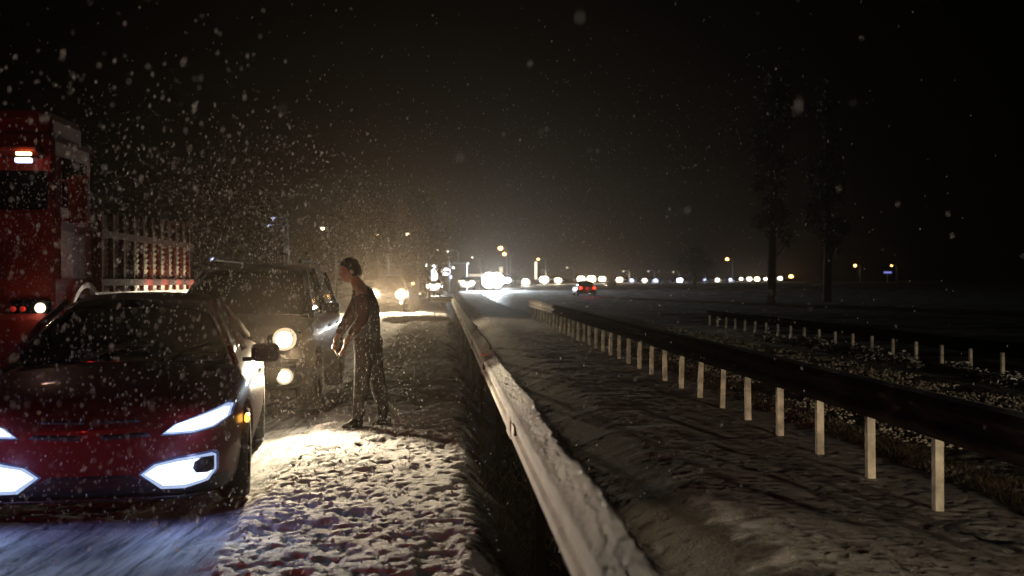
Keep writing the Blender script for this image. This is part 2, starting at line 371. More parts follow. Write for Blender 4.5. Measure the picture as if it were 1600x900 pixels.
def pillars(parent, pts_list, m, r=.028):
    for pts in pts_list:
        for s in (-1, 1):
            b = MB(); b.tube([(x * s, y, z) for x, y, z in pts], r, 8); b.build('pillar', m, parent, True)

# --- red saloon in the foreground
car = empty('car', (-2.62, 6.35, -.015), .20, 'red saloon with glaring blue-white headlights, closest to the photographer', 'car')
RB = [(0, .42, .24, .60), (.05, .66, .18, .70), (.16, .79, .14, .78), (.42, .885, .13, .86), (.9, .92, .14, .925), (1.35, .93, .15, .965), (2.4, .93, .15, .96), (3.4, .93, .15, .98), (4.1, .91, .17, 1.01), (4.42, .84, .22, .97), (4.52, .62, .32, .88)]
RC = [(1.12, .80, .95), (1.5, .80, 1.15), (1.95, .79, 1.36), (2.5, .78, 1.425), (3.0, .77, 1.405), (3.5, .75, 1.31), (4.1, .70, 1.02)]
body = loft('body', RB, body_section, M['red_paint'], car); tube_cutters(body, (.86, 3.55), .93, .325)
csec = cabin_section(.95, .52); loft('windows', RC, csec, M['glass'], car)
roof_cap(car, RC, csec, 1.98, 3.35, M['red_paint'])
pillars(car, [[(.80, 1.12, .94), (.66, 1.62, 1.22), (.56, 2.0, 1.375)], [(.79, 2.55, .95), (.56, 2.55, 1.40)], [(.74, 4.0, 1.0), (.56, 3.4, 1.33)]], M['red_paint'])
HL = [(.43, .585), (.50, .64), (.64, .685), (.80, .735), (.835, .725), (.82, .66), (.73, .61), (.60, .585)]
FL = [(.30, .335), (.38, .395), (.52, .425), (.72, .445), (.745, .43), (.745, .335), (.70, .27), (.56, .235), (.42, .24)]
for s in (-1, 1):
    ex = lambda P, q, c, k=.08: [(c[0] + (x - c[0]) * q, c[1] + (z - c[1]) * (q + k)) for x, z in P]
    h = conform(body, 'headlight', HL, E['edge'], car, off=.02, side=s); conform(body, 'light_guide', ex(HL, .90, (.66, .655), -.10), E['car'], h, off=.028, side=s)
    conform(body, 'headlight_bloom_rim', ex(HL, 1.08, (.64, .655)), E['rim'], car, off=.008, side=s)  # added rim glows faintly, outer step of the headlight's soft falloff
    conform(body, 'fog_bloom_rim', ex(FL, 1.07, (.55, .34)), E['rim'], car, off=.007, side=s)  # same glowing falloff step added round the fog lamp
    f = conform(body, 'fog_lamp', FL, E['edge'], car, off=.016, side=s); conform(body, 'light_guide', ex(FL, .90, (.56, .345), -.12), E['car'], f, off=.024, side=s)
    conform(body, 'lamp_housing', [(.62, .40), (.66, .425), (.735, .425), (.735, .34), (.70, .325), (.63, .33), (.61, .36)], M['plastic'], f, off=.035, thick=.05, side=s)
    b = MB(); b.tube([(s * .68, .19, .377), (s * .68, .09, .377)], .036, 16); b.build('fog_lens', M['chrome'], f, True)
    spot(h, (s * .62, -.02, .65), 14, (.6, .75, 1), 110, .8, 10, .05)
    spot(f, (s * .50, -.03, .34), 4, (.4, .62, 1.0), 140, .9, 15, .08)
    point(h, (s * .66, -.05, .66), 2, (.45, .5, 1), .05); point(f, (s * .52, -.12, .34), 1.6, (.4, .45, 1), .05)
    if True:
        b = MB(); b.box((s * .915, .60, .60), (.03, .10, .055), bev=.01); b.build('turn_signal', E['amber'], car)
    mirror_part(car, s * .90, 1.35, 1.0, M['plastic'])
for s in (-1, 1):
    conform(body, 'grille', [(.04, .655), (.04, .680), (.27, .682), (.29, .662)], M['plastic'], car, off=.006, side=s)
    conform(body, 'grille', [(.07, .555), (.06, .59), (.33, .60), (.36, .572)], M['plastic'], car, off=.006, side=s)
conform(body, 'front_bumper', [(-.80, .17), (-.86, .30), (-.30, .30), (-.24, .335), (.24, .335), (.30, .30), (.86, .30), (.80, .17)], M['plastic'], car, off=.010)
conform(body, 'splitter', [(-.80, .145), (-.82, .185), (.82, .185), (.80, .145)], M['plastic'], car, off=.05, thick=.25)
b = MB(); b.box((0, 1.0, .21), (1.5, 1.5, .06)); b.build('underbody', M['plastic'], car)
for s in (-1, 1):
    for y in (.86, 3.55): wheel(car, s * .81, y, .325)
b = MB()
for k in (-.28, .30): b.tube([(k, 1.13, .975), (k + .30, 1.32, 1.085)], .011, 6); b.tube([(k + .04, 1.19, 1.015), (k + .46, 1.30, 1.07)], .008, 6)
b.build('wiper', M['plastic'], car)
for s in (-1, 1):
    b = MB(); b.box((s * .937, 2.15, .80), (.02, .17, .022), bev=.006); b.build('door_handle', M['chrome'], car)

# --- generic car used for the sport utility vehicle and everything further away
def make_suv(name, paint, loc, rz, label, cat, L=4.7, W=.94, H=1.76, hood=1.10, zb=.30, lamp='warm', detail=True, group=None, power=(350, 160, 60), cut=(60, 9, 14)):
    root = empty(name, loc, rz, label, cat, group)
    B = [(0, .62, zb + .16, hood - .22), (.05, .78, zb + .05, hood - .10), (.2, .88, zb, hood - .03), (.6, W * .985, zb, hood), (1.2, W, zb, hood + .03), (2.4, W, zb, hood + .02), (3.8, W, zb, hood + .04), (L - .2, W * .97, zb + .04, hood + .04), (L, W * .84, zb + .14, hood)]
    Cn = [(1.05, W * .88, hood + .02), (1.45, W * .88, hood + .30), (1.85, W * .87, H - .10), (2.4, W * .87, H - .02), (3.6, W * .86, H - .03), (L - .55, W * .85, H - .08), (L - .08, W * .82, hood + .10)]
    bd = loft('body', B, body_section, paint, root, 2 if detail else 1); r = .36
    if detail: tube_cutters(bd, (.9, L - 1.0), W, r)
    sec = cabin_section(hood + .01, .30); loft('windows', Cn, sec, M['glass'], root, 2 if detail else 1)
    roof_cap(root, Cn, sec, 1.86, L - .5, paint)
    wt = W * .87 - (H - hood) * .30
    pillars(root, [[(W * .88, 1.08, hood), (wt + .02, 1.88, H - .11)], [(W * .88, 2.6, hood), (wt + .02, 2.6, H - .05)], [(W * .84, L - .15, hood), (wt, L - .5, H - .1)]], paint, .035)
    for s in (-1, 1):
        hp = [(.46, hood - .30), (.47, hood - .16), (.80, hood - .12), (.83, hood - .17), (.80, hood - .29)]
        h = conform(bd, 'headlight', hp, M['glass'], root, off=.012, side=s)
        lr_ = .125 if L < 4.8 else .30  # lamp radius widened to hold its glare
        b = MB(); b.tube([(s * .66, .12, hood - .215), (s * .66, -.02, hood - .215)], lr_, 24); b.build('reflector', E['halo'], h, True)  # dim glowing ring, stands in for the halo round the lens
        b = MB(); b.tube([(s * .66, .02, hood - .215), (s * .66, -.035, hood - .215)], lr_ * .72, 24); b.build('lens', E[lamp], h, True)
        f = conform(bd, 'fog_lamp', [(.48, zb + .06), (.50, zb + .27), (.78, zb + .29), (.80, zb + .08)], M['plastic'], root, off=.012, side=s)
        b = MB(); b.tube([(s * .66, .14, zb + .17), (s * .66, .01, zb + .17)], .092, 20); b.build('reflector', E['halo'], f, True)  # glowing halo ring again, round the fog lens
        b = MB(); b.tube([(s * .66, .05, zb + .17), (s * .66, .0, zb + .17)], .066, 20); b.build('lens', E[lamp], f, True)
        if power[0]: spot(h, (s * .66, -.06, hood - .215), power[0], HUE[lamp], cut[0], .8, cut[1], .05, yaw=cut[2])
        if power[1]: spot(f, (s * .66, -.04, zb + .17), power[1], HUE[lamp], 84, .9, 0, .04, yaw=22)
        if power[2]: point(h, (s * .66, -.12, hood - .215), power[2], HUE[lamp], .06)
        mirror_part(root, s * (W - .03), 1.45, hood + .10, paint)
        conform(bd, 'tail_light', [(.66, hood - .30), (.66, hood - .02), (.80, hood - .02), (.83, hood - .3)], M['reflector'], root, sgn=1, side=s, off=.01)
        b = MB(); b.tube([(s * (wt - .06), 2.0, H + .02), (s * (wt - .06), 2.1, H + .055), (s * (wt - .06), L - .8, H + .045), (s * (wt - .06), L - .7, H + .0)], .018, 8); b.build('roof_rail', M['plastic'], root, True)
    conform(bd, 'grille', [(-.42, hood - .34), (-.44, hood - .16), (.44, hood - .16), (.42, hood - .34)], M['plastic'], root, off=.008)
    conform(bd, 'front_bumper', [(-.82, zb + .06), (-.84, zb + .36), (-.40, zb + .38), (.40, zb + .38), (.84, zb + .36), (.82, zb + .06)], M['plastic'], root, off=.005)
    for s in (-1, 1):
        for y in (.9, L - 1.0): wheel(root, s * (W - .12), y, r, .24)
        for y in (1.95, 3.0):
            b = MB(); b.box((s * (W + .005), y, hood - .14), (.025, .19, .028), bev=.008); b.build('door_handle', M['chrome'], root)
    b = MB(); b.box((0, L / 2, zb + .02), (1.5, L - 1.0, .08)); b.build('underbody', M['plastic'], root)
    return root
suv = make_suv('car', M['dark_paint'], road(11.55, -2.42, 0), ROT, 'dark sport utility vehicle with warm headlights stopped beside the standing person', 'car', power=(1500, 120, 4))
van = make_suv('car', M['grey_paint'], road(52, -2.75, .0), ROT, 'oncoming car with two warm headlights far behind the standing person', 'car', H=1.9, L=4.9, cut=(76, 6, 0), power=(7000, 0, 90))

# --- red truck with a stake body
tp = Vector((-4.94, 11.0, 0)); truck = empty('truck', tp, ROT, 'tall red truck with stake body looming at the left edge', 'truck')
# local: x to the right (side plane x = 0), y to the rear, z up; the cab spans x -2.45..0
b = MB(); b.box((-1.225, .64, 2.15), (2.45, 1.28, 2.0), bev=.10)
b.box((-1.225, .68, 3.22), (2.3, 1.1, .40), bev=.12); cab = b.build('cab', M['truck_red'], truck)
b = MB(); b.box((-1.225, -.012, 2.51), (2.36, .05, .42), bev=.02); b.build('windshield', M['glass'], truck)
b = MB(); b.box((-1.225, -.10, 2.90), (2.3, .28, .05), rot=Matrix.Rotation(R(-14), 3, 'X'), bev=.015); b.build('sun_visor', M['maroon'], truck)
b = MB(); b.box((.008, .66, 2.62), (.03, .72, .55), bev=.01); b.build('side_window', M['glass'], truck)
b = MB(); b.box((.006, .70, 1.95), (.02, .98, .80), bev=.01); d_ = b.build('door', M['truck_red'], truck)
b = MB(); b.box((.03, .98, 2.08), (.03, .16, .03), bev=.008); b.build('handle', M['chrome'], d_)
b = MB(); b.box((-1.225, -.02, .93), (2.5, .30, .52), bev=.06); b.build('front_bumper', M['truck_red'], truck)
for k in range(4):
    b = MB(); b.box((-1.225, -.018, 1.42 + k * .17), (1.5, .045, .06), bev=.015); b.build('grille_bar', M['maroon'], truck)
for x in (-.20, -2.25):
    b = MB(); b.box((x, -.04, 1.24), (.42, .14, .20), bev=.04); hl = b.build('headlight', M['glass'], truck)
    b = MB(); b.tube([(x + .12, -.10, 1.25), (x + .12, -.13, 1.25)], .055, 16); b.build('lens', E['signw'], hl, True)
    for q in (-.16, -.06): 
        b = MB(); b.tube([(x + q, -.10, 1.24), (x + q, -.125, 1.24)], .03, 12); b.build('side_lamp', M['reflector'], hl, True)
    point(hl, (x + .12, -.25, 1.25), 1.2, (1, .75, .45), .04)
    spot(hl, (x + .12, -.2, 1.25), 6, (1, .8, .6), 120, .9, 6)
for x in (-.19, -2.26):
    b = MB(); b.box((x, -.26, 2.80), (.17, .07, .055), bev=.015); b.build('cab_lamp', E['blue'], truck)
    b = MB(); b.box((x, -.26, 2.87), (.15, .06, .035), bev=.01); b.build('marker_lamp', E['orange'], truck)
point(truck, (-.19, -.40, 2.82), 1.0, (1, .5, .4), .05)
for s, x in ((1, .0), (-1, -2.45)):
    b = MB(); b.box((x + s * .26, .06, 2.42), (.20, .12, .52), bev=.03); b.tube([(x, .12, 2.62), (x + s * .26, .08, 2.62)], .018, 8); b.tube([(x, .12, 2.2), (x + s * .26, .08, 2.2)], .018, 8)
    b.build('side_mirror', M['maroon'], truck)
b = MB(); b.box((-.10, .30, .80), (.18, .46, .06)); b.box((-.10, .30, 1.12), (.16, .42, .05)); b.build('step', M['steel'], truck)
# wheel arch and front wheel on the right
for sx in (0, -2.45):
    s = 1 if sx == 0 else -1; b = MB()
    pts = [(math.cos(a) * .60, math.sin(a) * .60) for a in np.linspace(math.pi * .02, math.pi * .98, 18)]
    for i in range(len(pts) - 1):
        (a0, a1), (b0, b1) = pts[i], pts[i + 1]
        vv = [b.b.verts.new(p) for p in ((sx + s * .03, 1.02 + a0, .92 + a1), (sx + s * .03, 1.02 + b0, .92 + b1), (sx - s * .30, 1.02 + b0, .92 + b1), (sx - s * .30, 1.02 + a0, .92 + a1))]
        v2 = [b.b.verts.new(p) for p in ((sx + s * .03, 1.02 + a0 * .9, .92 + a1 * .9), (sx + s * .03, 1.02 + b0 * .9, .92 + b1 * .9), (sx - s * .3, 1.02 + b0 * .9, .92 + b1 * .9), (sx - s * .3, 1.02 + a0 * .9, .92 + a1 * .9))]
        b.b.faces.new(vv); b.b.faces.new(v2[::-1]); b.b.faces.new((vv[0], vv[1], v2[1], v2[0]))
    b.build('wheel_arch', M['white_paint'], truck)
    for y in (1.02, 4.9): wheel(truck, sx - s * .18, y, .50, .30)
b = MB(); b.box((-1.225, 3.2, .95), (.9, 5.6, .22)); b.box((-.25, 3.0, .86), (.42, 1.1, .46), bev=.05); b.build('chassis', M['plastic'], truck)
b = MB(); b.box((-.05, 2.45, 1.20), (.06, .9, .16)); b.box((-.05, 4.0, 1.20), (.06, .8, .16)); b.build('side_guard', M['white_paint'], truck)
Y0, Y1 = 1.36, 5.95
b = MB(); b.box((-1.225, (Y0 + Y1) / 2, 1.37), (2.45, Y1 - Y0, .14), bev=.01); b.build('bed', M['slat'], truck)
b = MB(); b.box((-1.225, Y0 + .03, 2.0), (2.4, .06, 1.1)); b.build('headboard', M['maroon'], truck)
b = MB(); b.box((-1.225, Y1 - .03, 1.95), (2.4, .06, 1.0)); b.build('tailboard', M['maroon'], truck)
nst = 0; y = Y0 + .1
ztop = lambda y: 2.36 + .035 * (y - Y0)
while y < Y1 - .05:
    for sx in (0, -2.45):
        b = MB(); b.box((sx + (.035 if sx == 0 else -.035), y, (1.40 + ztop(y)) / 2), (.05, .075, ztop(y) - 1.40), bev=.008); b.build('stake', M['maroon'], truck)
    y += .43
for k, (y, wd) in enumerate([(Y0 + .1 + .43 * i + .20 + j, .11) for i in range(11) for j in (-.075, .075)]):
    if y > Y1 - .08: continue
    zt_ = ztop(y) - random.uniform(.0, .10)
    b = MB(); b.box((0, y, (1.42 + zt_) / 2), (.025, wd, zt_ - 1.42), bev=.004)
    for q in range(12): b.box((.018, y, 1.46 + q * (zt_ - 1.5) / 12), (.014, wd * .96, .028))
    b.build('slat', M['slat'], truck)
for q in range(2, 6):
    yy = Y0 + .35 + q * .82
    b = MB(); b.box((.10, yy, 1.335), (.12, .10, .045), bev=.012); b.tube([(.16, yy, 1.36), (.16, yy, 1.375)], .03, 10); sl = b.build('side_lamp', E['signw'], truck)
    point(sl, (.21, yy, 1.42), 9, (1, .82, .58), .03)
b = MB(); b.box((-2.45, (Y0 + Y1) / 2, 1.85), (.03, Y1 - Y0 - .1, .85)); b.build('side_board', M['slat'], truck)
for z in (1.52, 2.05):
    for sx in (0, -2.45):
        b = MB(); b.box((sx + (.072 if sx == 0 else -.072), (Y0 + Y1) / 2, z + (.06 if z > 2 else 0)), (.022, Y1 - Y0, .085)); b.build('side_rail', M['maroon'], truck)
# --- car ahead in the queue, behind the photographer: only its brake lights reach the picture
lead = make_suv('car', M['grey_paint'], road(-6.6, -3.7, 0), ROT, 'grey car with red brake lights behind the photographer', 'car', power=(0, 0, 0), lamp='signw')
for s in (-1, 1):
    b = MB(); b.box((s * .76, 4.67, .95), (.16, .06, .24), bev=.02); t_ = b.build('brake_light', E['tail'], lead)
    spot(t_, (s * .76, 4.78, .95), 125, (1, .02, .01), 62, .7, 3, .08, toward=1, yaw=-8, name='brake_light_beam')

opp = make_suv('car', M['grey_paint'], road(-6, 6.3, 0), ROT + math.pi, 'car behind the photographer lighting the opposite carriageway', 'car', power=(1500, 0, 0), cut=(60, 12, 0))
# ------------------------------------------------------------ guard rails
def sweep(name, us_, prof, m, parent, dfun, zoff=0, thick=True):
    """profile (dd, z) swept along the road at lateral position dfun(u)"""
    n = len(prof); Vv = np.zeros((len(us_), n + 1, 3))
    for i, u in enumerate(us_):
        for k in range(n + 1):
            dd, z = prof[k % n]; p = road(u, dfun(u) + dd, z + far_rise(u) + zoff); Vv[i, k] = p
    me = grid_mesh(Vv, len(us_), n + 1); me.name = name
    o = link_mesh(name, me, m, parent, True); return o
def wprof(side=1, z0=.44, h=.31, dpt=.08):
    zs = np.linspace(0, 1, 13); f = [(.5 - .5 * math.cos(z * 4 * math.pi)) * dpt for z in zs]
    out = [(-side * a, z0 + h * z) for a, z in zip(f, zs)]; back = [(-side * a + side * .012, z0 + h * z) for a, z in zip(f, zs)][::-1]
    return out + back
# near rail, closest to the photographer
near = empty('guardrail', road(3, .45), ROT, 'near steel guardrail capped with thick snow along the trampled shoulder', 'guardrail')
for c in (): pass
mw = near.matrix_world
def P_(o, p):    # re-parent keeping the world position
    bpy.context.view_layer.update(); o.parent = p; o.matrix_parent_inverse = p.matrix_world.inverted(); return o
NU = np.concatenate([np.arange(-6, 2, .1), np.arange(2, 10, .012), np.arange(10, 16, .04), np.arange(16, 43.5, .2)])
zt = .80
prof = [(0, zt - .17), (-.04, zt - .16), (-.05, zt - .15), (-.05, zt - .105), (-.018, zt - .09), (-.018, zt - .07), (-.05, zt - .055), (-.05, zt - .008), (-.01, zt), (.06, zt), (.06, zt - .17)]
rail = sweep('rail_beam', NU, prof, M['frost'], None, lambda u: .435); rail.data.shade_flat(); P_(rail, near)
# snow lying on the rail: lumpy cap with a frayed right edge
nu = len(NU); nc = 23; SV = np.zeros((nu, nc, 3))
for k in range(nc):
    a = k / (nc - 1); ang = math.pi * (1 - a); lin = -1 + 2 * min(1, a / .92)
    lump = fbm(NU * 9, NU * 0 + k * .55, 7, 3) - .5; lump2 = fbm(NU * 26, NU * 0 + k * .9, 17, 3) - .5; big = fbm(NU * 1.3, NU * 0, 27, 2) - .5
    hw = .060 + .010 * big
    dd = .428 + (lin if a < .93 else 1.0) * hw + (.022 if a > .5 else .006) * lump * 2 * abs(math.cos(ang)) + .005 * lump2 * (a > .6) * 2
    zz = zt + .002 + (.006 + .018 * min(1, a / .12) + .062 * float(sstep(.05, .88, a))) * (1 + .5 * big) * (1 if a < .93 else .55) + .012 * lump * math.sin(ang) + .010 * lump2 * math.sin(ang) - (.03 * max(0, (a - .85) / .15) ) - .006 * (k == 0)
    p = np.stack([NU * TX + dd * TY, NU * TY - dd * TX, zz + far_rise(NU)], -1); SV[:, k] = p
me = grid_mesh(SV, nu, nc); capo = link_mesh('snow_cap', me, M['snowcap'], None, True); P_(capo, near)
for i, u in enumerate([-2.5, 1.5, 5.45, 9.5, 13.3, 17.2, 21.2, 25.2, 29.2, 33.2, 37.2, 41.2]):
    b = MB(); p = road(u, .49, 0); g = gz(u, .49)
    b.box((p.x + .03, p.y, (g - .1 + .72) / 2), (.05, .11, .72 - g + .1), rot=None, bev=.006); po = b.build('post', M['dull'], None); P_(po, near)
    b = MB(); q = road(u + .5, .387, zt - .09); b.box(q, (.012, .32, .15), rot=Matrix.Rotation(ROT, 3, 'Z'), bev=.004); P_(b.build('splice_plate', M['frost'], None), near)
    b = MB(); q = road(u, .382, zt - .06); b.box(q, (.016, .14 if i < 4 else .3, .05), rot=Matrix.Rotation(ROT, 3, 'Z')); P_(b.build('bolt_slot', M['plastic'], None), near)
for u in (9.75,):
    b = MB(); q = road(u, .395, zt + .01); b.box(q, (.03, .10, .07), rot=Matrix.Rotation(ROT, 3, 'Z'), bev=.01); P_(b.build('reflector', M['reflector'], None), near)
# terminal bent towards the road
e0 = road(43.4, .42, .72); b = MB(); pts = [e0, e0 + Vector((-.35, .35, 0)), e0 + Vector((-.95, .5, 0)), e0 + Vector((-.98, .5, .0))]
b.tube(pts, .09, 10); P_(b.build('rail_end', M['steel'], None, True), near)
b = MB(); b.tube([p + Vector((0, 0, .09)) for p in pts], .085, 10); P_(b.build('snow_cap', M['snowcap'], None, True), near)

# long rail across the verge
mid = empty('guardrail', road(6, 3.3), ROT, 'guardrail with shade-darkened beam on pale posts across the snowy verge', 'guardrail')
dmid = lambda u: 3.30 + .012 * max(0, min(u, 34) - 6)
MU = np.concatenate([np.arange(1.5, 43, .5)])
P_(sweep('rail_beam', MU, wprof(1, .47, .29, .075), M['rail_shade'], None, dmid), mid)
P_(sweep('snow_cap', MU, [(-.05, .763), (-.03, .783), (.0, .785), (.015, .763)], M['median'], None, dmid), mid)
u = 2.2
while u < 42.5:
    p = road(u, dmid(u) + .055, 0); g = gz(u, dmid(u)); b = MB(); hh = .70 - g + .12
    ty, tx = R(random.uniform(-1.6, 1.6)), R(random.uniform(-1.5, 1.5)); ww = random.uniform(.050, .060)
    for ox, oy, sx_, sy_ in ((0, 0, ww, .008), (-ww / 2, .03, .008, .068), (ww / 2, .03, .008, .068)): b.box((ox, oy, hh / 2), (sx_, sy_, hh), bev=.002)
    bmesh.ops.rotate(b.b, cent=(0, 0, 0), matrix=Matrix.Rotation(tx, 3, 'X') @ Matrix.Rotation(ty, 3, 'Y'), verts=b.b.verts); bmesh.ops.translate(b.b, vec=(p.x, p.y, g - .12), verts=b.b.verts); po = P_(b.build('post', M['steel_post'], None), mid)
    b = MB(); q = road(u, dmid(u) + .055 - .0, .60); b.box(q, (.07, .11, .16), bev=.008); P_(b.build('spacer_block', M['rail_shade'], None), mid)
    u += 1.13
# far rail
farr = empty('guardrail', road(17, 9.2), ROT, 'far thin guardrail with small white posts behind the snowy bushes', 'guardrail')
FU = np.arange(5, 36, 1.0)
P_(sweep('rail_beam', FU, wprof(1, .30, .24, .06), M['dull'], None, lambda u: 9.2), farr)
u = 9.0
while u < 35:
    p = road(u, 9.13, 0); b = MB(); b.box((p.x, p.y, .15), (.05, .07, .44), bev=.008); P_(b.build('post', M['steel_post'], None), farr); u += 1.02

# ------------------------------------------------------------ snowy bushes along the far rail, roadside weeds
BUSH = ['snow-dusted bush nearest the camera in the row along the far guardrail'] + ['snow-dusted bush, %s from the right in the row along the far guardrail' % w_ for w_ in 'second third fourth fifth sixth seventh eighth ninth tenth eleventh twelfth thirteenth fourteenth fifteenth sixteenth seventeenth eighteenth nineteenth twentieth twenty-first twenty-second twenty-third twenty-fourth twenty-fifth'.split()]
def bush(u, d, r, i):
    n = int(240 * r / .3); c = road(u, d, gz(u, d)); me_v = []; fq = []
    root = empty('bush', c, 0, BUSH[i % len(BUSH)], 'bush', 'snowy bushes along the far guardrail')
    Vs = []
    for kind, cnt in ((0, n), (1, n // 2)):
        pos = rng.normal(0, 1, (cnt, 3)); pos /= np.linalg.norm(pos, axis=1)[:, None]; rad = r * rng.uniform(.55, 1, cnt) ** .5 * (1 + .25 * np.sin(pos[:, 0] * 5 + i) * np.cos(pos[:, 1] * 4))
        pos = pos * rad[:, None]; pos[:, 2] = np.abs(pos[:, 2]) * .75 + (.03 if kind else 0)
        if kind: pos = pos[pos[:, 2] > r * .15]
        cnt = len(pos); s = rng.uniform(.02, .045, cnt)[:, None]
        a = rng.normal(0, 1, (cnt, 3)); b2 = rng.normal(0, 1, (cnt, 3))
        if kind: a[:, 2] *= .3; b2[:, 2] *= .3; s = s * 1.1
        a /= np.linalg.norm(a, axis=1)[:, None]; b2 /= np.linalg.norm(b2, axis=1)[:, None]
        Vs.append(np.stack([pos - a * s, pos - b2 * s * .6, pos + a * s, pos + b2 * s * .6], 1).reshape(-1, 3))
    Vv = np.concatenate(Vs); o = soup('foliage', Vv, np.arange(len(Vv)).reshape(-1, 4), [M['leaf'], M['snowcap']], parent=root)
    mi = np.zeros(len(Vv) // 4, np.int32); mi[len(Vs[0]) // 4:] = 1; o.data.polygons.foreach_set('material_index', mi)
bi = 0; u = 13.0
while u < 27: bush(u, 8.45 + random.uniform(-.25, .2), random.uniform(.16, .32), bi); u += random.uniform(.55, .95); bi += 1
def blades(name, n, ulo, uhi, dlo, dhi, hlo, hhi, m, label, dfn=None):
    uu = ulo * (uhi / ulo) ** rng.random(n); dd = rng.uniform(dlo, dhi, n); cl = fbm(uu * 2, dd * 3, 5, 3); k = cl > .42; uu, dd = uu[k], dd[k]; n = len(uu)
    z = height(uu[:, None], dd[:, None])[:, 0]; x = uu * TX + dd * TY; y = uu * TY - dd * TX
    h = rng.uniform(hlo, hhi, n); a = rng.uniform(0, 6.283, n); wv = rng.uniform(.0015, .005, n); lx, ly = rng.normal(0, .8, n) * h, rng.normal(0, .8, n) * h
    p0 = np.stack([x - np.cos(a) * wv, y - np.sin(a) * wv, z - .02], -1); p1 = np.stack([x + np.cos(a) * wv, y + np.sin(a) * wv, z - .02], -1); p2 = np.stack([x + lx, y + ly, z + h], -1)
    return tag(soup(name, np.stack([p0, p1, p2], 1).reshape(-1, 3), np.arange(n * 3).reshape(-1, 3), m), label=label, kind='stuff')
blades('weeds', 17000, 3.0, 45, .26, 1.35, .02, .10, M['weed'], 'dead weeds in the dark ditch')
blades('grass', 30000, 4.0, 40, 3.9, 4.4, .02, .07, M['weed'], 'short dead grass at the edge of the opposite carriageway')
# slush and grit on the opposite carriageway
n = 26000; uu = 5 * (34 / 5) ** rng.random(n); dd = rng.uniform(3.9, 7.8, n); kk = fbm(uu * 1.2, dd * 2.2, 77, 3) > .44; uu, dd = uu[kk], dd[kk]; n = len(uu)
z = height(uu[:, None], dd[:, None])[:, 0]; c = np.stack([uu * TX + dd * TY, uu * TY - dd * TX, z + .006], -1); s = rng.uniform(.008, .034, n)[:, None, None]
base = np.array([[1, 0, 0], [0, 1, 0], [-1, 0, 0], [0, -1, 0], [0, 0, .8], [0, 0, -.5]]); j = rng.uniform(.6, 1.3, (n, 6, 1)); Vv = (c[:, None] + base[None] * s * j).reshape(-1, 3)
tri = np.array([[0, 1, 4], [1, 2, 4], [2, 3, 4], [3, 0, 4], [1, 0, 5], [2, 1, 5], [3, 2, 5], [0, 3, 5]]); Q = (np.arange(n)[:, None, None] * 6 + tri[None]).reshape(-1, 3)
tag(soup('slush', Vv, Q, mat('slush_lumps', (.5, .46, .40), .7, var=.5, vscale=3)), label='gritty slush lumps scattered over the opposite carriageway', kind='stuff')
# snow clods on the shoulder
n = 1800; uu = 4.2 * (40 / 4.2) ** rng.random(n); dd = rng.uniform(-1.25, .34, n)
z = height(uu[:, None], dd[:, None])[:, 0]; c = np.stack([uu * TX + dd * TY, uu * TY - dd * TX, z + .002], -1); s = (rng.uniform(.2, 1, n) ** 3 * .016 + .004)[:, None, None]
j = rng.uniform(.6, 1.3, (n, 6, 1)); Vv = (c[:, None] + base[None] * s * j).reshape(-1, 3); Q = (np.arange(n)[:, None, None] * 6 + tri[None]).reshape(-1, 3)
tag(soup('snow', Vv, Q, M['snowcap']), label='loose snow crumbs strewn over the trampled shoulder', kind='stuff')
# snow ridge ploughed across the shoulder further back
RU = np.linspace(-2.3, 2.3, 70)
rv = np.zeros((70, 9, 3))
for k in range(9):
    a = k / 8 * math.pi; l = fbm(RU * 4, RU * 0 + k * .4, 13, 3)
    rv[:, k, 0] = -3.75 + RU * .62; rv[:, k, 1] = 40.5 + np.cos(a) * .35 + (l - .5) * .1; rv[:, k, 2] = -.05 + np.sin(a) * (.24 + .12 * (l - .5)) * (1 - (RU / 2.4) ** 6)
tag(link_mesh('snow_bank', grid_mesh(rv, 70, 9), M['snowcap']), 'low bright snow bank lying across the shoulder behind the person', 'snow bank')

# ------------------------------------------------------------ person
def skin(name, V_, Eg, rads, m, parent, sub=2, rootv=0):
    me = bpy.data.meshes.new(name); me.from_pydata(V_, Eg, []); o = bpy.data.objects.new(name, me); col.objects.link(o)
    md = o.modifiers.new('s', 'SKIN'); md.use_smooth_shade = True
    for i, r in enumerate(rads):
        r = r if isinstance(r, tuple) else (r, r); me.skin_vertices[0].data[i].radius = r
    me.skin_vertices[0].data[rootv].use_root = True
    s2 = o.modifiers.new('b', 'SUBSURF'); s2.levels = s2.render_levels = sub
    bpy.context.view_layer.update(); dg = bpy.context.evaluated_depsgraph_get()
    nm = bpy.data.meshes.new_from_object(o.evaluated_get(dg)); bpy.data.objects.remove(o); return link_mesh(name, nm, m, parent, True)
PD = 10.55
pers = empty('person', at(578, 672, PD), 0, 'person in dark vest and trousers leaning towards the dark vehicle, face lit red', 'person')
k_ = PD / F
def J(px, py, dy=0): return ((px - 578) * k_, dy, (672 - py) * k_)
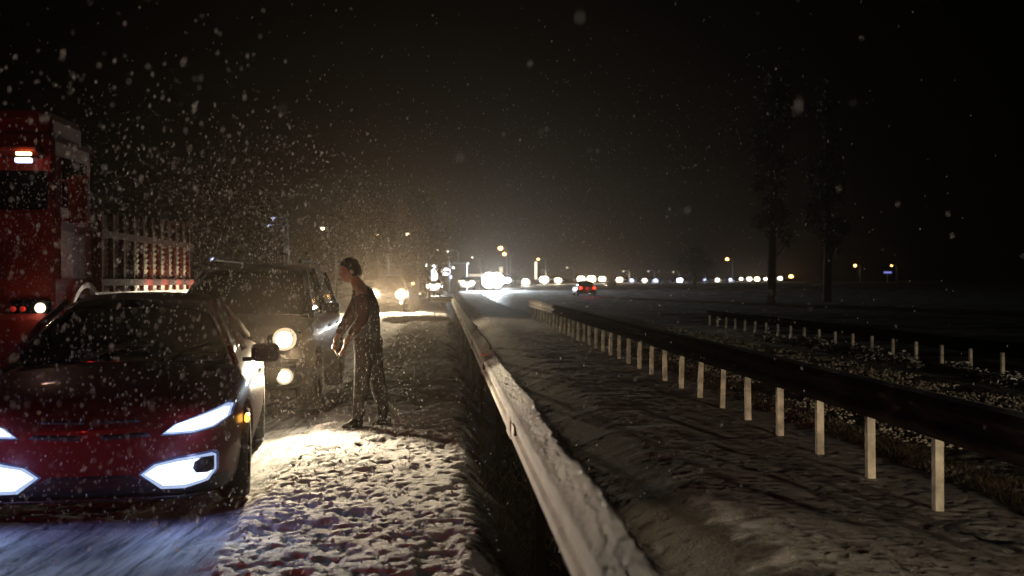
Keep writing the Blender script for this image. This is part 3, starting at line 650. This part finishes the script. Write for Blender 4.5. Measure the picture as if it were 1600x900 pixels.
# bare body (head, neck, arms) as one continuous figure
bv_ = [J(574, 530), J(573, 492), J(567, 458), J(557, 441), J(550, 431), J(548, 420),            # 0..5 pelvis..head
       J(566, 456, -.17), J(570, 500, -.20), J(549, 528, -.24), J(545, 535, -.245),                    # 6..9 near arm (towards camera)
       J(562, 456, .15), J(541, 500, .14), J(525, 529, .04), J(523, 537, .03),                        # 10..13 far arm
       J(572, 540, -.09), J(568, 600, -.10), J(561, 655, -.10), J(578, 540, .09), J(588, 600, .10), J(600, 655, .10)]
be_ = [(0, 1), (1, 2), (2, 3), (3, 4), (4, 5), (2, 6), (6, 7), (7, 8), (8, 9), (2, 10), (10, 11), (11, 12), (12, 13), (0, 14), (14, 15), (15, 16), (0, 17), (17, 18), (18, 19)]
br_ = [.08, .08, .09, .055, .06, .055, .050, .040, .030, .034, .050, .040, .030, .034, .08, .055, .038, .08, .055, .038]
skin('body', bv_, be_, br_, M['skin'], pers)
# head sculpted: ellipsoid with brow, nose, chin; facing the vehicle (-x)
b = bmesh.new(); bmesh.ops.create_uvsphere(b, u_segments=40, v_segments=28, radius=1)
for v in b.verts:
    x, y_, z_ = v.co; X = x * .098; Y = y_ * .078; Zz = z_ * .118
    if x < 0:
        if z_ < -.2: Y *= 1 - .28 * min(1, (-z_ - .2)); X += -.012 * max(0, -z_ - .1)
        nose = math.exp(-((y_ / .16) ** 2) - ((z_ + .12) / .20) ** 2); X -= .030 * nose
        brow = math.exp(-((z_ - .22) / .09) ** 2) * (abs(y_) < .6); X -= .006 * brow
        eye = math.exp(-((abs(y_) - .38) / .15) ** 2 - ((z_ - .05) / .10) ** 2); X += .012 * eye
        lip = math.exp(-((y_ / .25) ** 2) - ((z_ + .50) / .07) ** 2); X -= .009 * lip; gap = math.exp(-((y_ / .3) ** 2) - ((z_ + .50) / .018) ** 2); X += .006 * gap
        chin = math.exp(-((y_ / .3) ** 2) - ((z_ + .82) / .12) ** 2); X -= .010 * chin
    else:
        X *= 1.03
        if z_ < -.4: X *= .75
    v.co = (X, Y, Zz)
me = bpy.data.meshes.new('head'); b.to_mesh(me); b.free(); head = link_mesh('head', me, M['skin'], pers, True)
head.location = J(547, 424); head.rotation_euler = (0, R(-8), R(14))
for s in (-1, 1):
    b = MB(); b.tube([(.012, s * .074, .0), (.016, s * .086, .002), (.018, s * .090, .004)], [.030, .028, .018], 12); b.build('ear', M['skin'], head, True)
    b = MB(); bmesh.ops.create_uvsphere(b.b, u_segments=12, v_segments=8, radius=.0105); bmesh.ops.translate(b.b, vec=(-.080, s * .030, .006), verts=b.b.verts); b.build('eye', M['white_paint'], head, True)
sm = lambda a, c, x: float(sstep(a, c, np.array(x)))
b = bmesh.new(); bmesh.ops.create_icosphere(b, subdivisions=5, radius=1)
dele = [v for v in b.verts if v.co.z < .52 - 1.05 * sm(-.75, .25, v.co.x) or v.co.z < -.45]
bmesh.ops.delete(b, geom=dele, context='VERTS')
for v in b.verts:
    n_ = float(fbm(np.array([v.co.x * 9 + 20]), np.array([v.co.y * 9 + v.co.z * 7 + 20]), 3, 3)[0]); s_ = 1.07 + .22 * (n_ - .35) + (.06 if v.co.z > .6 else 0)
    v.co = Vector((v.co.x * .102 + .004, v.co.y * .083, v.co.z * .120)) * s_
bmesh.ops.solidify(b, geom=list(b.faces), thickness=.012)
me = bpy.data.meshes.new('hair'); b.to_mesh(me); b.free(); h_ = link_mesh('hair', me, M['hair'], pers, True); h_.location = head.location; h_.rotation_euler = head.rotation_euler
# clothing
skin('vest', [J(577, 545), J(575, 508), J(573, 485), J(568, 463), J(560, 444), J(567, 455, -.12), J(564, 455, .11)], [(0, 1), (1, 2), (2, 3), (3, 4), (3, 5), (3, 6)],
     [(.165, .135), (.165, .135), (.18, .15), (.175, .145), (.095, .09), (.10, .10), (.10, .10)], M['vest'], pers)
skin('sleeve', [J(567, 457, -.17), J(571, 478, -.19), J(570.5, 500, -.205), J(560, 514, -.225), J(551, 525, -.238)], [(0, 1), (1, 2), (2, 3), (3, 4)], [.085, .075, .066, .058, .046], M['sleeve'], pers)
skin('sleeve', [J(563, 457, .15), J(552, 478, .145), J(541, 500, .14), J(532, 515, .09), J(526, 526, .05)], [(0, 1), (1, 2), (2, 3), (3, 4)], [.085, .075, .066, .058, .046], M['sleeve'], pers)
skin('trousers', [J(575, 515), J(575, 545), J(570, 560, -.085), J(567, 600, -.10), J(564, 630, -.10), J(562, 656, -.10), J(581, 560, .085), J(588, 600, .10), J(594, 630, .10), J(600, 656, .10)],
     [(0, 1), (1, 2), (2, 3), (3, 4), (4, 5), (1, 6), (6, 7), (7, 8), (8, 9)], [(.15, .125), (.155, .13), .105, .085, .075, .068, .105, .085, .075, .068], M['trouser'], pers)
def boot(px, py, dy, yaw):
    c = Vector(J(px, py, dy)); a = R(yaw); f = Vector((-math.cos(a), -math.sin(a), 0))
    skin('boot', [tuple(c + Vector((0, 0, .16))), tuple(c + Vector((0, 0, .055))), tuple(c + f * .09 + Vector((0, 0, .045))), tuple(c + f * .18 + Vector((0, 0, .035))), tuple(c - f * .04 + Vector((0, 0, .045)))],
         [(0, 1), (1, 2), (2, 3), (1, 4)], [.062, .058, .052, .040, .048], M['boot'], pers, rootv=1)
boot(562, 672, -.10, 5); boot(600, 672, .10, 40)
def hand(wrist, dirv, palmn, side, curl=.45):
    w_ = Vector(wrist); d = Vector(dirv).normalized(); nrm = Vector(palmn).normalized(); lat = d.cross(nrm).normalized(); nrm = lat.cross(d).normalized()
    Vh = [w_, w_ + d * .045, w_ + d * .085]; Eh = [(0, 1), (1, 2)]; Rh = [(.026, .020), (.040, .017), (.040, .015)]
    for q, ln in enumerate((.068, .078, .072, .056)):
        b0 = w_ + d * .080 + lat * (.030 - .020 * q); i0 = len(Vh); cur = d.copy(); p = b0; Vh.append(p); Rh.append(.0095); Eh.append((2, i0))
        for t_ in (.42, .32, .26):
            cur = (cur + nrm * curl * .55).normalized(); p = p + cur * ln * t_; Vh.append(p); Rh.append(.0085 if t_ > .3 else .0072); Eh.append((len(Vh) - 2, len(Vh) - 1))
    i0 = len(Vh); p = w_ + d * .03 + lat * .030; Vh += [p, p + (lat * .7 + d * .7 + nrm * .3).normalized() * .034, p + (lat * .7 + d * .7 + nrm * .3).normalized() * .034 + (d + nrm * .5).normalized() * .028]
    Rh += [.014, .011, .009]; Eh += [(1, i0), (i0, i0 + 1), (i0 + 1, i0 + 2)]
    skin('hand', [tuple(v) for v in Vh], Eh, Rh, M['skin'], pers, sub=1, rootv=1)
hand(J(546, 533, -.245), (-.25, -.1, -1), (-1, .3, .1), 1); hand(J(523, 535, .03), (.05, -.3, -1), (1, .2, 0), -1)

# ------------------------------------------------------------ far traffic, lamps, shop, trees
def clone(o, parent=None):
    c = o.copy(); col.objects.link(c)
    if parent: c.parent = parent
    for ch in list(o.children): clone(ch, c)
    return c
def far_car(px, py, D, hue, power, paint, label, lr=.09, away=False, sep=.40, group='cars queueing along the distant highway', cat='car', one=False, flat=False):
    lamp = at(px, py, D); base_ = Vector((lamp.x, D + (4.5 if away else 0), lamp.z - .75))
    if D > 130 and not away and hue != 'strong': rp = RP.get(px, 4); sep = min(.62, rp * D / F * .22); lr = rp * D / F * (.50 + .10 * math.sin(px)) / 1.8
    root = empty('car', base_, ROT + (math.pi if away else 0), label, cat, group)
    B = [(0, .6, .3, .66), (.2, .84, .2, .84), (1.2, .88, .2, .95), (3.6, .88, .2, 1.0), (4.4, .75, .3, .9)]; Cn = [(1.1, .78, .97), (1.9, .76, 1.42), (3.2, .74, 1.42), (4.0, .7, 1.02)]
    loft('body', B, body_section, paint, root, 1); loft('windows', Cn, cabin_section(.95, .4), M['glass'], root, 1)
    for s in (-1, 1):
        b = MB(); yy = .0 if not away else 4.42
        lr2 = lr * (1.0 if hue == 'strong' or away else 1.8)  # discs larger than real lamps, glare is built into their size
        b.tube([(s * sep, .12 if not away else 4.30, .75), (s * sep, -.06 if not away else 4.50,   .75)], lr2, 16); b.build('headlight' if not away else 'tail_light', E[hue], root, True)
        for y in (.8, 3.5): wheel(root, s * .78, y, .31, .2)
    if power: point(root, (0, -.35 if not away else 4.9, .75), power * .55, HUE[hue], .12)
    return root
if True:
    FT = [  # px, py, D, hue, power, lamp radius with glare, words
        (770, 438, 120, 'strong', 22000, .85, 'car with dazzling blue-white headlights, brightest of the distant queue'),
        (792, 438, 135, 'cool', 1700, .16, 'car right behind the dazzling one in the distant queue'),
        (821, 439, 150, 'neut', 1500, .17, 'distant car left of the pale lit mast'),
        (850, 437, 165, 'neut', 1900, .20, 'distant car just right of the pale lit mast'),
        (872, 438, 170, 'warm', 2100, .20, 'distant warm-lit car between the pale mast and the red tail lights'),
        (908, 436, 180, 'neut', 2600, .24, 'distant glaring car, leftmost of the bright trio above the red tail lights'),
        (924, 436, 185, 'warm', 2800, .24, 'distant glaring car, middle of the bright trio above the red tail lights'),
        (941, 436, 190, 'neut', 2400, .22, 'distant glaring car, rightmost of the bright trio above the red tail lights'),
        (968, 437, 200, 'warm', 1500, .18, 'distant warm-lit car just right of the bright trio'),
        (987, 438, 210, 'blue', 900, .16, 'distant car with violet headlights, first right of the bright trio'),
        (1007, 438, 215, 'neut', 900, .16, 'distant car with pinkish headlights beside the violet-lit one'),
        (1024, 438, 220, 'blue', 1000, .17, 'distant blue-lit car, right of the pinkish-lit one'),
        (1062, 438, 225, 'cool', 1500, .20, 'distant cold-lit car standing apart in the middle of the dark gap'),
        (1101, 437, 235, 'blue', 250, .10, 'distant faint car lamp left of the tall orange street lamp'),
        (1121, 437, 240, 'neut', 700, .15, 'distant car just left of the tall orange street lamp'),
        (1142, 437, 245, 'blue', 900, .18, 'distant blue-lit car under the tall orange street lamp'),
        (1158, 436, 250, 'neut', 600, .15, 'distant car, leftmost of the tight bright row near the poplars'),
        (1171, 436, 253, 'neut', 900, .18, 'distant car, second in the tight bright row near the poplars'),
        (1183, 436, 256, 'warm', 900, .18, 'distant car, third in the tight bright row near the poplars'),
        (1196, 436, 260, 'neut', 500, .14, 'distant car, rightmost of the tight bright row near the poplars'),
        (1219, 435, 265, 'neut', 700, .18, 'distant lone white-lit car next to the orange-lit car'),
        (1236, 432, 268, 'orange', 600, .22, 'distant orange-lit car at the right end of the queue'),
    ]
    RP = {792: 8, 821: 8, 850: 9, 872: 9, 908: 9, 924: 9, 941: 9, 968: 6.5, 987: 4, 1007: 4.5, 1024: 5, 1062: 6, 1101: 2.2, 1121: 4, 1142: 5, 1158: 3.5, 1171: 5, 1183: 5, 1196: 3.5, 1219: 5, 1236: 5}
    pts_ = [M['grey_paint'], M['dark_paint'], M['white_paint']]
    for i, (px, py, D, hue, pw, lr, lb) in enumerate(FT): far_car(px, py, D, hue, pw, pts_[i % 3], lb, lr)
far_car(913, 450, 92, 'tail', 60, M['dark_paint'], 'departing car with two red tail lights, nearer of the two', .11, away=True, sep=.62, group='departing cars on the opposite carriageway')
far_car(955, 449, 150, 'tail', 60, M['dark_paint'], 'departing car with red tail lights, farther and right of the other', .14, away=True, sep=.62, group='departing cars on the opposite carriageway')
# queue cars on our side beyond the warm-lit car
far_car(677, 447, 96, 'neut', 500, M['grey_paint'], 'queue car glowing below the tall lit totem', .13, group='cars waiting behind the warm-lit car')
far_car(730, 442, 112, 'neut', 260, M['white_paint'], 'small bright car just left of the dazzling blue-white one', .15, sep=.5, group='cars waiting behind the warm-lit car')
def street_lamp(px, py, D, hue, power, r, label, group='street lamps along the distant road', arm=1.2, poleless=False):
    p = at(px, py, D); g0 = min(float(far_rise(D)), p.z - 2); root = empty('street_lamp', (p.x + arm, p.y, g0), 0, label, 'street lamp', group); h = p.z - g0
    b = MB(); b.tube([(0, 0, -.1), (0, 0, h * .7), (0, 0, h - .1), (-arm * .3, 0, h + .12), (-arm, 0, h + .14)], [.11, .09, .07, .05, .045], 8); b.build('pole', M['pole'], root, True)
    b = MB(); b.box((-arm, 0, h + .12), (.7, .3, .12), bev=.04); hd = b.build('lamp_head', M['pole'], root)
    b = MB(); bmesh.ops.create_uvsphere(b.b, u_segments=12, v_segments=8, radius=r); bmesh.ops.scale(b.b, vec=(1, 1, .8), verts=b.b.verts); bmesh.ops.translate(b.b, vec=(-arm, 0, h), verts=b.b.verts); b.build('bulb', E[hue], hd, True)
    if power: point(root, (-arm, -.4, h - .3), power * .15, HUE[hue], .1)
    return root
for (px, py, D, hue, pw, r, lb) in [
    (426, 342, 80, 'blue', 120, .17, 'street lamp with a violet-white bulb, highest one above the dark vehicle roof'),
    (421, 353, 84, 'blue', 80, .15, 'street lamp with a violet-white bulb just under the highest one'),
    (504, 357, 90, 'warm', 60, .16, 'small warm street lamp left above the person'),
    (589, 366, 110, 'warm', 120, .22, 'warm street lamp up right of the person, left of its pair'),
    (637, 366, 118, 'warm', 130, .22, 'warm street lamp up right of the person, right of its pair'),
    (331, 405, 60, 'blue', 40, .13, 'small violet lamp showing at the corner of the dark vehicle roof'),
    (685, 390, 115, 'neut', 40, .16, 'small white lamp above the lit shop'),
    (700, 393, 120, 'neut', 30, .12, 'dim white lamp between the shop and the small white lamp'),
    (738, 402, 140, 'neut', 20, .12, 'faint white lamp left of the two orange lamps'),
    (782, 388, 190, 'orange', 500, .42, 'orange street lamp, upper of the pair over the dazzling car'),
    (788, 397, 200, 'orange', 300, .36, 'orange street lamp, lower of the pair over the dazzling car'),
    (841, 405, 170, 'orange', 60, .22, 'dim orange lamp on top of the pale mast'),
    (886, 418, 200, 'signw', 0, .18, 'tiny pale lamp between the pale mast and the bright trio'),
    (1136, 405, 230, 'orange', 220, .34, 'orange street lamp standing high over the distant queue'),
    (1336, 415, 240, 'orange', 110, .32, 'lone orange street lamp right of the poplars'),
    (1393, 415, 245, 'orange', 40, .22, 'orange street lamp above the little blue sign'),
    (533, 428, 75, 'warm', 20, .10, 'small lamp showing just in front of the face of the person'),
    (1013, 424, 200, 'signw', 0, .16, 'faint lamp above the violet-lit car'),
    (974, 424, 200, 'signw', 0, .16, 'faint lamp above the warm-lit car beside the bright trio'),
    (1052, 425, 205, 'signw', 0, .15, 'faint lamp above the cold-lit lone car'),
    (645, 443, 75, 'orange', 8, .10, 'small low amber lamp left of the tall lit totem'),
    (656, 459, 60, 'signw', 0, .07, 'tiny low white lamp on a short post by the queue'),
]: street_lamp(px, py, D, hue, pw, r, lb)
def totem(px0, px1, py0, py1, D, m, label, tilt=0, cat='lit sign'):
    a = at(px0, py1, D); c = at(px1, py0, D); root = empty('lit_sign', ((a.x + c.x) / 2, D, float(far_rise(D))), 0, label, cat, 'lit roadside signs'); wd = c.x - a.x; z0 = a.z - root.location.z; z1 = c.z - root.location.z
    b = MB(); b.box((0, 0, (z0 + z1) / 2), (wd, .25, z1 - z0), rot=None, bev=.05); b.build('panel', m, root)
    b = MB(); b.box((0, .02, z0 / 2), (.18, .18, z0)); b.build('post', M['pole'], root); return root
t1 = totem(674, 683, 414, 444, 100, E['sign'], 'tall blank white totem sign glowing behind the end of the snowy guardrail'); point(t1, (0, -.6, 2.4), 50, (1, .98, .9), .3)
t2 = totem(653, 658, 411, 433, 95, E['sign'], 'narrow slanted white banner sign left of the tall totem'); t2.rotation_euler = (0, R(10), 0)
totem(835.5, 839, 409, 436, 160, E['signw'], 'pale lit mast under the dim orange lamp', cat='lit mast')
t4 = totem(1381, 1393, 424.5, 427, 240, E['bluedim'], 'small blue lit sign at the far right of the horizon')
# shop with lit windows
sp = at(712, 440, 118); sh = empty('shop', (sp.x, sp.y, float(far_rise(118))), 0, 'small roadside shop with lit windows behind the end of the snowy guardrail', 'shop')
zz = lambda py: at(0, py, 118).z - float(far_rise(118)); xx = lambda px: (px - 712) / F * 118
b = MB(); b.box((-.1, 2.2, zz(412) / 2), (2.7, 4, zz(412))); b.build('wall', M['concrete'], sh)
b = MB(); b.box((-.1, 1.9, zz(411)), (3.0, 5, .18), bev=.03); b.build('roof', M['pole'], sh)
for (x0, x1, y0, y1, mm) in [(693, 703, 419, 423, 'sign'), (692, 702, 426, 430, 'sign'), (705, 710, 417, 420, 'sign'), (689.5, 691.5, 420, 427, 'signw'), (703, 706, 431, 435, 'blue'), (716, 719, 438, 441, 'signw')]:
    b = MB(); b.box(((xx(x0) + xx(x1)) / 2, .17, (zz(y0) + zz(y1)) / 2), (xx(x1) - xx(x0), .08, zz(y0) - zz(y1)), rot=Matrix.Rotation(R(random.uniform(-6, 6)), 3, 'Y'), bev=.02); b.build('window', E[mm], sh)
cn = at(745, 430, 130); cano = empty('fuel_canopy', (cn.x, cn.y, float(far_rise(130))), 0, 'flat lit canopy beside the dazzling blue-white car', 'canopy')
hz = cn.z - float(far_rise(130)); b = MB(); b.box((.3, 1.5, hz), (2.6, 3.0, .30), bev=.04); b.build('fascia', E['dimw'], cano)
for x in (-.8, 1.3):
    b = MB(); b.tube([(x, 1.2, 0), (x, 1.2, hz - .1)], .1, 10); b.build('column', M['pole'], cano, True)
t5 = totem(780, 786, 417, 427, 150, E['dimw'], 'small pale square sign right above the dazzling blue-white car')
# trees
def tree(px, D, H, wd, kind, label):
    root = empty('tree', ((px - 800) / F * D, D, float(far_rise(D))), 0, label, 'tree', 'dark roadside trees')
    b = MB(); b.tube([(0, 0, -.3), (.1, 0, H * .3), (-.05, 0, H * .65), (0, 0, H * .93)], [.32, .24, .13, .03], 9)
    limbs = []
    for i in range(34):
        z = H * random.uniform(.14, .88); a = random.uniform(0, 6.283); L_ = wd * (1 - z / H) ** .45 * random.uniform(.6, 1.05); up = (1.5 if kind == 'poplar' else .5)
        e = (math.cos(a) * L_, math.sin(a) * L_, z + L_ * up); b.tube([(0, 0, z), (e[0] * .5, e[1] * .5, z + L_ * up * .4), e], [.07, .04, .012], 5, cap=False); limbs.append(e)
    b.build('trunk', M['bark'], root, True)
    n = 5200; ii = rng.integers(0, len(limbs), n); L3 = np.array(limbs)[ii] * rng.uniform(.45, 1.04, (n, 1)) ; L3[:, 2] = np.array(limbs)[ii][:, 2] * rng.uniform(.9, 1.02, n)
    pos = L3 + rng.normal(0, wd * .16, (n, 3)); s = rng.uniform(.08, .2, n)[:, None]; a = rng.normal(0, 1, (n, 3)); b2 = rng.normal(0, 1, (n, 3)); a /= np.linalg.norm(a, axis=1)[:, None]; b2 /= np.linalg.norm(b2, axis=1)[:, None]
    Vv = np.stack([pos - a * s, pos - b2 * s * .5, pos + a * s, pos + b2 * s * .5], 1).reshape(-1, 3)
    soup('crown', Vv, np.arange(len(Vv)).reshape(-1, 4), M['leaf'], parent=root)
tree(1205, 70, 19, 1.6, 'poplar', 'tall dark poplar rising in front of the right end of the distant queue')
tree(1292, 74, 17, 1.7, 'poplar', 'tall dark poplar right of the first poplar, beside the lone orange lamp')
tree(1085, 150, 6, 3.6, 'round', 'low round dark tree over the middle of the distant queue')
tree(360, 60, 9.5, 3.4, 'round', 'dark spreading tree behind the truck and the dark vehicle roof')
tree(560, 75, 9, 3.6, 'round', 'dark spreading tree high behind the person')
tree(660, 90, 10, 3.2, 'round', 'dark thin tree above the lit roadside shop')

# ------------------------------------------------------------ falling snow
def flakes(n, lo, hi, s0, s1):
    p = rng.uniform(lo, hi, (n, 3)); gz_ok = p[:, 2] > .1; p = p[gz_ok]
    inside = np.zeros(len(p), bool)
    # keep flakes out of the vehicles
    d = p[:, 0] * TY + p[:, 1] * -TX * -1 * 0; u = p[:, 1] * TY + p[:, 0] * TX; dd = p[:, 0] * TY - p[:, 1] * TX
    for (u0, u1, d0, d1, h) in ((6.35, 11.3, -4.0, -1.25, 1.45), (11.5, 16.4, -3.45, -1.4, 1.85)): inside |= (u > u0) & (u < u1) & (dd > d0) & (dd < d1) & (p[:, 2] < h)
    p = p[~inside & (np.linalg.norm(p - np.array([0, 0, CAMH]), axis=1) > .9)]; n = len(p)
    s = rng.uniform(s0, s1, n)[:, None, None]; ax = np.array([.16, .0, 1.0]) + rng.normal(0, .22, (n, 3)); ax /= np.linalg.norm(ax, axis=1)[:, None]
    r1 = np.cross(ax, rng.normal(0, 1, (n, 3))); r1 /= np.linalg.norm(r1, axis=1)[:, None]; r2 = np.cross(ax, r1); el = rng.uniform(1.5, 4.2, n)[:, None]
    j = rng.uniform(.6, 1.3, (n, 6, 1))
    B_ = np.stack([r1, r2, -r1, -r2, ax * el, -ax * el], 1) * s * j
    return (p[:, None] + B_).reshape(-1, 3), (np.arange(n)[:, None, None] * 6 + tri[None]).reshape(-1, 3)
Va, Qa = flakes(1400, (-5, 1.2, .1), (1.6, 8, 3.6), .0012, .0030)
Vb, Qb = flakes(8000, (-8, 6, .1), (3, 22, 3.4), .0018, .0038)
Vc, Qc = flakes(9000, (-14, 20, .1), (6, 70, 6), .004, .008)
m = bpy.data.materials.new('snowflake'); m.use_nodes = True; n_ = m.node_tree; n_.nodes.clear()
out = n_.nodes.new('ShaderNodeOutputMaterial'); df = n_.nodes.new('ShaderNodeBsdfDiffuse'); tl = n_.nodes.new('ShaderNodeBsdfTranslucent'); ms = n_.nodes.new('ShaderNodeMixShader')
df.inputs[0].default_value = tl.inputs[0].default_value = (.9, .9, .92, 1); ms.inputs[0].default_value = .6
tr = n_.nodes.new('ShaderNodeBsdfTransparent'); m2 = n_.nodes.new('ShaderNodeMixShader'); m2.inputs[0].default_value = .34
n_.links.new(df.outputs[0], ms.inputs[1]); n_.links.new(tl.outputs[0], ms.inputs[2]); n_.links.new(tr.outputs[0], m2.inputs[1]); n_.links.new(ms.outputs[0], m2.inputs[2]); n_.links.new(m2.outputs[0], out.inputs[0])
Vd, Qd = flakes(17000, (-4.2, 2.0, .1), (-.7, 9.0, 2.3), .0013, .0032)
Vn = np.concatenate([Va, Vb, Vc, Vd]); Qn = np.concatenate([Qa, Qb + len(Va), Qc + len(Va) + len(Vb), Qd + len(Va) + len(Vb) + len(Vc)])
tag(soup('falling_snow', Vn, Qn, m), label='falling snow flakes drifting through the headlight beams', kind='stuff')
# ------------------------------------------------------------ haze
b = MB(); b.box((0, 150, 21), (700, 640, 46)); hz_ = b.build('haze', None)
hz_.data.materials.clear(); hm = bpy.data.materials.new('snowy_air'); hm.use_nodes = True; hn = hm.node_tree; hn.nodes.clear()
o_ = hn.nodes.new('ShaderNodeOutputMaterial'); pv = hn.nodes.new('ShaderNodeVolumePrincipled'); pv.inputs['Density'].default_value = HAZE; pv.inputs['Anisotropy'].default_value = HAZE_G; pv.inputs['Color'].default_value = (.95, .80, .66, 1)
hn.links.new(pv.outputs[0], o_.inputs['Volume']); hz_.data.materials.append(hm); tag(hz_, label='snowy night air glowing round the lamps', kind='stuff')
